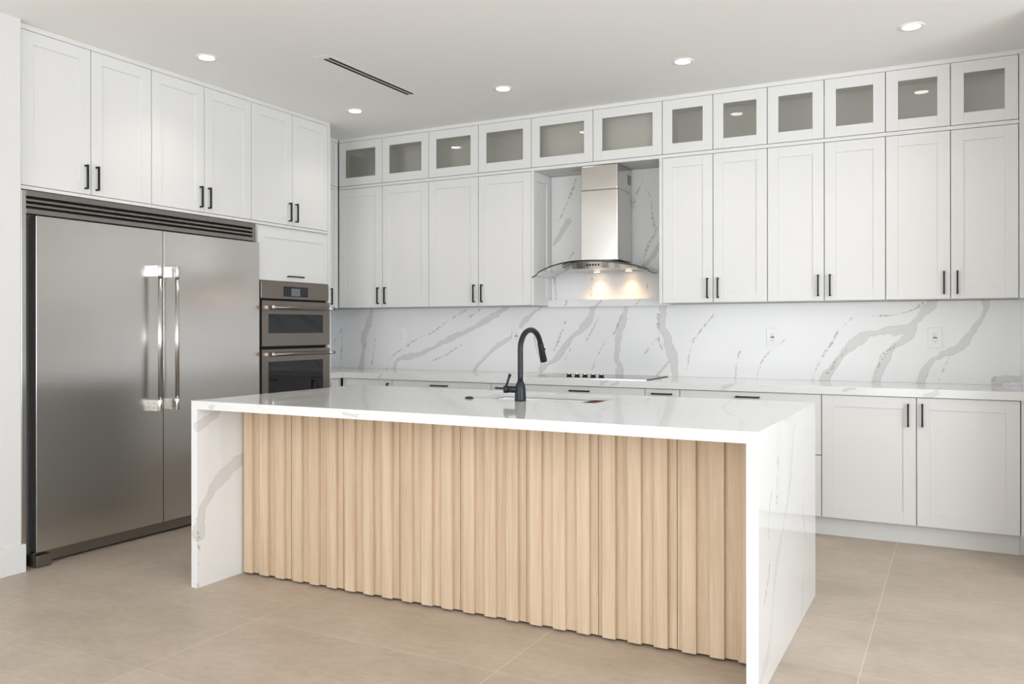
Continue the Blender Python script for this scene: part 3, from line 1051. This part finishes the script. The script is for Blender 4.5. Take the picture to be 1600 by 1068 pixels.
# ------------------------------------------------------------------ range hood
HX = 2.704
hd = thing('range_hood', 'stainless steel chimney range hood with curved glass canopy in the marble niche', 'range hood', (HX, -0.0195, 1.69))
lx0, lx1 = 2.5955 - HX, 2.8865 - HX
hz = 1.69
b = MB().box(lx0, lx1, -0.3085, 0, 1.752 - hz, 2.268 - hz)
b.build('chimney', M['polished'], hd, bevel=0.009, seg=4)
cu = MB().box(lx0 + 0.003, lx1 - 0.003, -0.3055, -0.003, 2.268 - hz, ZT2 - hz - 0.001).build('chimney_sleeve', M['polished'], hd, bevel=0.009, seg=4)
vt = MB().box(lx1 - 0.0035, lx1 - 0.002, -0.10, -0.03, 2.325 - hz, 2.395 - hz)
for i in range(5):
    vt.box(lx1 - 0.0029, lx1 - 0.0012, -0.098, -0.032, 2.334 - hz + i * 0.013, 2.338 - hz + i * 0.013)
vt.build('vent_slot', M['gunmetal'], cu)


def canopy_z(x):
    t = abs(x) / 0.484
    z = 1.657 + 0.094 * (1 - t ** 2.25)
    if t > 0.86:                      # ends flare out flat
        z0 = 1.657 + 0.094 * (1 - 0.86 ** 2.25)
        z = z0 - (z0 - 1.652) * (1 - (1 - (t - 0.86) / 0.14) ** 2)
    return z - hz


def canopy_front(x):
    return -0.345 - 0.125 * (1 - (abs(x) / 0.484) ** 2)


# glass sheet: top, bottom and dark polished edge
n, m = 72, 14
b = MB()
TH = 0.009
vs, fs = [], []
for i in range(n + 1):
    x = -0.484 + 0.968 * i / n
    y0 = canopy_front(x)
    for j in range(m + 1):
        y = y0 + (-0.002 - y0) * j / m
        vs.append((x, y, canopy_z(x)))
for i in range(n):
    for j in range(m):
        q = (i * (m + 1) + j, (i + 1) * (m + 1) + j, (i + 1) * (m + 1) + j + 1, i * (m + 1) + j + 1)
        fs.append(q)
b.add(vs, fs, 0, True)
k = len(vs)
edge = [(i * (m + 1)) for i in range(n + 1)]
o0 = len(b.v)
low = [(b.v[e][0], b.v[e][1], b.v[e][2] - TH) for e in edge]
top = [b.v[e] for e in edge]
back = [(p[0], p[1] + 0.004, p[2] - TH) for p in low]
backt = [(p[0], p[1] + 0.004, p[2]) for p in top]
o0 = len(b.v)
b.v += top + low
for i in range(n):
    b.f.append([o0 + i, o0 + n + 1 + i, o0 + n + 2 + i, o0 + i + 1]); b.mi.append(1); b.sm.append(True)
o1 = len(b.v)
b.v += low + [(p[0], p[1] + 0.0045, p[2] + TH) for p in low]
for i in range(n):
    b.f.append([o1 + i, o1 + n + 1 + i, o1 + n + 2 + i, o1 + i + 1]); b.mi.append(1); b.sm.append(True)
b.build('glass_canopy', [M['hood_glass'], M['glass_edge']], hd)

# stainless body under the glass: arched, bowed front
n = 40
bw = 0.285
vs, fs = [], []
rows = []
for i in range(n + 1):
    x = 0.03 - bw + 2 * bw * i / n
    t = abs(x - 0.03) / bw
    yf = -0.275 - 0.145 * (1 - t * t)
    zt = canopy_z(x) - 0.0075
    zb = 0.0 + 0.004
    zt = max(zt, zb + 0.002)
    rows.append([(x, yf - 0.01 * 0, zt), (x, yf + 0.012, zb), (x, -0.002, zb), (x, -0.002, zt)])
for r_ in rows:
    vs += r_
for i in range(n):
    for j in range(4):
        j2 = (j + 1) % 4
        fs.append((i * 4 + j, i * 4 + j2, (i + 1) * 4 + j2, (i + 1) * 4 + j))
fs += [(0, 3, 2, 1), (n * 4, n * 4 + 1, n * 4 + 2, n * 4 + 3)]
b = MB().add(vs, fs, 0, False)
bd = b.build('hood_body', M['polished'], hd)
# dark trim arc where the glass meets the body front
path = []
for i in range(n + 1):
    x = 0.03 - bw - 0.01 + 2 * (bw + 0.01) * i / n
    t = min(1, abs(x - 0.03) / bw)
    path.append((x, -0.277 - 0.145 * (1 - t * t), canopy_z(x) - 0.0085))
MB().tube(path, 0.0045, 10).build('trim_arc', M['gunmetal'], hd)
for i in range(5):
    x = 2.694 - HX + i * 0.0215
    t = abs(x - 0.03) / bw
    yf = -0.275 - 0.145 * (1 - t * t) + 0.005
    q = MB()
    q.box(x - 0.0045, x + 0.0045, yf - 0.004, yf + 0.004, 0.020, 0.034)
    q.build('button', M['void'], hd)['label'] = 'small dark control button'
for x in (2.628 - HX, 2.880 - HX):
    lm = MB().lathe((x, -0.066, 0.0), [(0.030, 0.0), (0.030, 0.0038)], 28, 1)
    lm.lathe((x, -0.066, -0.0012), [(0.022, 0.0), (0.022, 0.001)], 28, 0)
    lm.build('lamp', [M['warm_lamp'], M['chrome']], hd)['label'] = 'glowing warm hood lamp'
    ld = bpy.data.lights.new('hood_spot', 'SPOT')
    ld.energy = 4.0
    ld.color = (1.0, 0.54, 0.26)
    ld.spot_size = math.radians(104)
    ld.spot_blend = 1.0
    ld.shadow_soft_size = 0.015
    lo = bpy.data.objects.new('hood_spot', ld)
    COL.objects.link(lo)
    lo.location = (HX + x, -0.0195 - 0.062, 1.686)
    lo.rotation_euler = (0, 0, 0)


# ------------------------------------------------------------------ outlets
def outlet(x, z, label, gfci=True, decor=True):
    r = thing('power_outlet', label, 'outlet', (x, -0.0192, z), group='outlets on the backsplash')
    w, h = 0.041, 0.064
    MB().box(-w, w, -0.005, 0, -h, h).build('cover_plate', M['plastic'], r, bevel=0.003, seg=3)
    MB().box(-0.0168, 0.0168, -0.0072, -0.0048, -0.0335, 0.0335).build('receptacle', M['plastic'], r, bevel=0.001)
    s = MB()
    for zc in (0.019, -0.019):
        s.box(-0.0078, -0.0058, -0.0076, -0.0070, zc - 0.001, zc + 0.007).box(0.0058, 0.0078, -0.0076, -0.0070, zc - 0.001, zc + 0.006)
        s.prism([(0.0028 * math.cos(a_ * PI / 6), zc - 0.0085 + 0.0028 * math.sin(a_ * PI / 6)) for a_ in range(12)], 'y', -0.0076, -0.0070)
    s.build('slots', M['slot'], r)
    if gfci:
        MB().box(-0.0125, 0.0125, -0.0082, -0.0068, -0.0036, 0.0036).build('test_button', M['slot'], r)


outlet(0.786, 1.205, 'white wall outlet on the backsplash near the corner and the oven tower', gfci=False)
outlet(1.910, 1.205, 'white wall outlet on the backsplash just behind the black faucet')
outlet(3.902, 1.204, 'white wall outlet on the backsplash right of the cooktop, above the island end')
outlet(4.904, 1.204, 'white wall outlet on the backsplash at far right, above the double base doors')

# ------------------------------------------------------------------ island
IX0, IX1, IY0, IY1 = 1.706, 4.432, -3.081, -1.787
IZ0 = 0.8728
IZ1 = 0.8935          # underside of the 2 cm slab inside its mitred edge
SKX0, SKX1, SKY0, SKY1 = 2.845, 3.520, -2.309, -1.945
LEG_L = [
  (0.024, [(1.747,-2.90,0.90),(1.747,-2.944,0.861),(1.747,-2.997,0.819),(1.747,-3.09,0.78)]),
  (0.028, [(1.747,-2.70,0.65),(1.747,-2.804,0.594),(1.747,-2.903,0.539),(1.747,-2.998,0.459),(1.747,-3.051,0.386),(1.747,-3.066,0.307),(1.747,-3.075,0.268)]),
]
LEG_LT = [(0.006, [(1.747,-3.074,0.278),(1.747,-3.07,0.102),(1.747,-3.079,0.003)])]
LEG_R = [
  (0.010, [(4.432,-2.33,0.88),(4.432,-2.389,0.827),(4.432,-2.456,0.664),(4.432,-2.613,0.504),(4.432,-2.757,0.387),(4.432,-2.838,0.243),(4.432,-2.891,0.127),(4.432,-3.061,0.054)]),
  (0.006, [(4.432,-2.102,0.609),(4.432,-2.156,0.471),(4.432,-2.065,0.315),(4.432,-2.143,0.161),(4.432,-2.182,0.013)]),
]
LEG_RT = [
  (0.006, [(4.432,-2.836,0.683),(4.432,-2.914,0.566),(4.432,-2.89,0.409),(4.432,-3.014,0.275)]),
  (0.006, [(4.432,-2.727,0.781),(4.432,-2.756,0.617)]),
]
TOPV = [
  (0.010, [(1.95,-1.80,CT),(2.05,-2.2,CT),(2.02,-2.6,CT),(2.15,-3.08,CT)]),
  (0.008, [(2.35,-1.80,CT),(2.55,-2.15,CT),(2.72,-2.5,CT),(3.1,-2.95,CT),(3.12,-3.08,CT)]),
  (0.010, [(3.62,-1.80,CT),(3.7,-2.15,CT),(3.66,-2.55,CT),(3.85,-3.08,CT)]),
  (0.009, [(4.05,-1.80,CT),(4.12,-2.3,CT),(4.3,-2.75,CT),(4.37,-3.08,CT)]),
  (0.012, [(1.835,-3.081,0.885),(1.865,-3.081,0.895)]),
  (0.010, [(2.65,-3.081,0.897),(2.70,-3.081,0.890),(2.73,-3.081,0.888)]),
  (0.010, [(3.08,-3.081,0.882),(3.13,-3.081,0.886)]),
  (0.010, [(4.362,-3.081,0.900),(4.378,-3.081,0.884)]),
]
TOPS = [
  (0.005, [(2.8,-1.80,CT),(3.0,-1.9,CT)]), (0.005, [(3.2,-2.4,CT),(3.4,-2.8,CT),(3.42,-3.0,CT)]),
  (0.005, [(1.75,-2.2,CT),(1.86,-2.6,CT)]), (0.005, [(2.70,-3.081,0.884),(2.745,-3.081,0.886)]),
]
it = thing('island_countertop', 'thick white veined quartz waterfall top wrapping both ends of the island', 'worktop', (IX0, IY0, 0))
t1 = slab('top', [(IX0, IX1, IY0, IY1, IZ1, CT), (IX0, IX1, IY0, IY0 + 0.041, IZ0, IZ1), (IX0, IX1, IY1 - 0.041, IY1, IZ0, IZ1),
     (IX0, IX0 + 0.041, IY0 + 0.041, IY1 - 0.041, IZ0, IZ1), (IX1 - 0.041, IX1, IY0 + 0.041, IY1 - 0.041, IZ0, IZ1)], TOPV[4:], TOPS[2:], None, 0.014, (SKX0, SKX1, SKY0, SKY1), soft=TOPV[:4])
t2 = slab('waterfall_panel', [(IX0, IX0 + 0.041, IY0, IY1, 0.0, IZ0)], LEG_L, LEG_LT, None, 0.014)
t3 = slab('waterfall_panel', [(IX1 - 0.041, IX1, IY0, IY1, 0.0, IZ0)], [], LEG_RT, None, 0.014, soft=[(h * 2.0, p) for h, p in LEG_R])
for o in (t1, t2, t3):
    o.parent = it
    o.matrix_parent_inverse = Matrix.Translation((-IX0, -IY0, 0))

ic = thing('island_cabinet', 'kitchen island body faced with fluted light oak doors under the quartz top', 'island', (IX0 + 0.042, -2.77, 0))
iw = IX1 - IX0 - 0.084
pw = iw / 8
b = MB()
b.box(0, iw, 0.0, 0.016, 0.075, IZ0 - 0.001)
b.box(0, 0.016, 0.016, 0.955, 0.075, IZ0 - 0.001).box(iw - 0.016, iw, 0.016, 0.955, 0.075, IZ0 - 0.001)
b.box(0.016, iw - 0.016, 0.016, 0.955, 0.075, 0.093)
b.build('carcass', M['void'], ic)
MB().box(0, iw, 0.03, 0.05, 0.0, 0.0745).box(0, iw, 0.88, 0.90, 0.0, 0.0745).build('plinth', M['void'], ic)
# working side: plain white doors
for i in range(4):
    q = MB().box(i * iw / 4 + 0.002, (i + 1) * iw / 4 - 0.002, 0.957, 0.975, 0.10, IZ0 - 0.004)
    q.build('rear_door', M['lacquer'], ic, bevel=0.001, seg=1)
fw = pw - 0.003
FB = 0.014                      # base thickness of the fluted board
for i in range(8):
    # section in (x, y): recesses and raised flats with slightly sloping flanks
    x0 = 0.0
    poly = [(0, -0.001), (0, -FB)]
    for k in range(3):
        a0 = 0.0195 + k * 0.1085
        poly += [(a0 + 0.001, -FB), (a0 + 0.002, -FB - 0.0170), (a0 + 0.0026, -FB - 0.0175), (a0 + 0.0569, -FB - 0.0175), (a0 + 0.0575, -FB - 0.0170), (a0 + 0.0582, -FB)]
    poly += [(fw, -FB), (fw, -0.001)]
    q = MB().prism(poly[::-1], 'z', 0.011, IZ0 - 0.003)
    dd = q.build('fluted_door', M['oak'], ic)
    dd.location = (i * pw + 0.0015, 0, 0)

# sink under the island top
sk = thing('sink', 'undermount stainless steel sink let into the island top behind the faucet', 'sink', (SKX0, SKY0, 0.66))
b = MB()
w_, d2 = SKX1 - SKX0, SKY1 - SKY0
zt_ = IZ1 - 0.66 - 0.0025
tck = 0.002
b.box(0, w_, 0, d2, 0, tck)
b.box(-0.012, 0.0, -0.012, d2 + 0.012, 0, zt_).box(w_, w_ + 0.012, -0.012, d2 + 0.012, 0, zt_)
b.box(0, w_, -0.012, 0.0, 0, zt_).box(0, w_, d2, d2 + 0.012, 0, zt_)
b.build('basin', M['sink'], sk)
b = MB().box(0.0005, w_ - 0.0005, 0.0005, 0.010, zt_ - 0.024, zt_ - 0.016).box(0.0005, w_ - 0.0005, d2 - 0.010, d2 - 0.0005, zt_ - 0.034, zt_ - 0.030)
b.build('ledge', M['sink'], sk)
MB().lathe((w_ / 2, d2 * 0.6, tck), [(0.045, 0), (0.043, 0.003), (0.03, 0.0035)], 28).build('drain', M['chrome'], sk)
cb = MB().box(-0.075, 0.075, -d2 / 2 + 0.002, d2 / 2 - 0.002, 0, 0.020)
cbo = cb.build('cutting_board', M['board'], bevel=0.002)
cbo.location = (SKX1 - 0.079, (SKY0 + SKY1) / 2, 0.66 + zt_ - 0.0157)
tag(cbo, 'dark reddish wooden cutting board resting across the right end of the sink', 'cutting board')

# faucet
fc = thing('faucet', 'matt black gooseneck pull-down kitchen faucet standing on the island top', 'faucet', (3.150, -2.358, CT))
MB().lathe((0, 0, 0), [(0.0280, 0), (0.0280, 0.006), (0.0275, 0.02), (0.0262, 0.055), (0.0225, 0.078), (0.0165, 0.092), (0.0145, 0.097)], 36)\
    .build('base', M['faucet'], fc)
dirx, diry = 0.135 * 0.74, 0.0
dv = Vector((0.10, 0.985, 0)).normalized()
R_ = 0.094
ztop = 0.358 - 0.0135
pts = [(0, 0, 0.09)]
zc = ztop - R_
for k in range(5):
    pts.append((0, 0, 0.09 + (zc - 0.09) * (k + 1) / 5))
for k in range(1, 25):
    a_ = PI * k / 24 * 0.905
    r = R_ * (1 - math.cos(a_))
    pts.append((dv.x * r, dv.y * r, zc + R_ * math.sin(a_)))
MB().tube(pts, 0.0133, 24).build('spout', M['faucet'], fc)
p1 = Vector(pts[-1])
tdir = (Vector(pts[-1]) - Vector(pts[-2])).normalized()
sh = [p1 - tdir * 0.002, p1 + tdir * 0.003, p1 + tdir * 0.03, p1 + tdir * 0.095, p1 + tdir * 0.10]
shd = MB().tube(sh, [0.0140, 0.0150, 0.0155, 0.0180, 0.0165], 24)
shd.build('spray_head', M['faucet'], fc)
pb = p1 + tdir * 0.035
side = Vector((0.85, 0.45, 0.1)).normalized()
MB().tube([pb + side * 0.011, pb + side * 0.020], [0.0045, 0.006], 14).build('spray_button', M['black'], fc)
hd_dir = Vector((-0.93, -0.36, 0)).normalized()
q = MB().tube([hd_dir * 0.015 + Vector((0, 0, 0.056)), hd_dir * 0.060 + Vector((0, 0, 0.056))], 0.0165, 24)
q.tube([hd_dir * 0.060 + Vector((0, 0, 0.056)), hd_dir * 0.063 + Vector((0, 0, 0.056)), hd_dir * 0.079 + Vector((0, 0, 0.056)), hd_dir * 0.082 + Vector((0, 0, 0.056))],
       [0.0165, 0.0185, 0.0185, 0.016], 24)
hv = q.build('valve', M['faucet'], fc)
l0 = hd_dir * 0.070 + Vector((0, 0, 0.070))
l1 = hd_dir * 0.050 + Vector((0, 0, 0.130))
MB().tube([l0, l0.lerp(l1, 0.5), l1], [0.0050, 0.0058, 0.0075], 14).build('lever', M['faucet'], fc)

# air switch button beside the sink
a_s = MB().lathe((0, 0, 0), [(0.0215, 0), (0.0215, 0.004), (0.0195, 0.0065), (0.013, 0.0075), (0.012, 0.0095), (0.010, 0.010)], 32).build('air_switch', M['faucet'])
a_s.location = (2.852, -2.344, CT)
tag(a_s, 'small round black push button on the island top left of the faucet', 'button')


# ------------------------------------------------------------------ ceiling lights and air vent
def downlight(x, y, label):
    r = thing('ceiling_light', label, 'ceiling light', (x, y, CEIL - 0.0005), group='round recessed ceiling lights')
    q = MB()
    n = 40
    prof = [(0.067, 0.0), (0.0655, -0.004), (0.056, -0.005), (0.0425, -0.0015)]
    vs, fs = [], []
    for rr, z in prof:
        for k in range(n):
            a_ = 2 * PI * k / n
            vs.append((rr * math.cos(a_), rr * math.sin(a_), z))
    for i in range(3):
        for k in range(n):
            k2 = (k + 1) % n
            fs.append((i * n + k, (i + 1) * n + k, (i + 1) * n + k2, i * n + k2))
    q.add(vs, fs, 0, True)
    q.build('trim_ring', M['plastic'], r)
    MB().lathe((0, 0, -0.003), [(0.0430, -0.0005), (0.0430, 0.0015)], 36).build('lens', M['lamp'], r)['label'] = 'glowing white lens'
    ld = bpy.data.lights.new('downlight', 'SPOT')
    ld.energy = 12
    ld.color = (1.0, 0.93, 0.84)
    ld.spot_size = math.radians(125)
    ld.spot_blend = 0.9
    ld.shadow_soft_size = 0.06
    lo = bpy.data.objects.new('downlight', ld)
    COL.objects.link(lo)
    lo.location = (x, y, CEIL - 0.012)


downlight(1.087, -2.420, 'round recessed ceiling light left of the air vent, above the refrigerator')
downlight(1.087, -1.025, 'round recessed ceiling light in the corner, beyond the air vent')
downlight(2.330, -1.020, 'round recessed ceiling light just right of the air vent, left of the hood')
downlight(3.565, -1.020, 'round recessed ceiling light second from the right, near the hood niche')
downlight(4.814, -1.020, 'round recessed ceiling light farthest right, nearest the top right corner')

vx0, vx1, vy0, vy1 = 1.655, 1.757, -2.125, -1.150
vn = thing('ceiling_vent', 'long narrow ceiling air vent with two dark slots', 'air vent', ((vx0 + vx1) / 2, (vy0 + vy1) / 2, CEIL - 0.0005))
hw, hl = (vx1 - vx0) / 2, (vy1 - vy0) / 2
b = MB()
sl = 0.436
b.box(-hw, -0.030, -hl, hl, -0.0014, 0).box(0.030, hw, -hl, hl, -0.0014, 0).box(-0.0045, 0.0045, -sl, sl, -0.0014, 0)
b.box(-0.030, 0.030, -hl, -sl, -0.0014, 0).box(-0.030, 0.030, sl, hl, -0.0014, 0)
b.build('frame', M['ceiling'], vn)
for s in (-1, 1):
    MB().box(min(s * 0.0045, s * 0.030), max(s * 0.0045, s * 0.030), -sl, sl, -0.0011, -0.0002).build('slot', M['void'], vn)
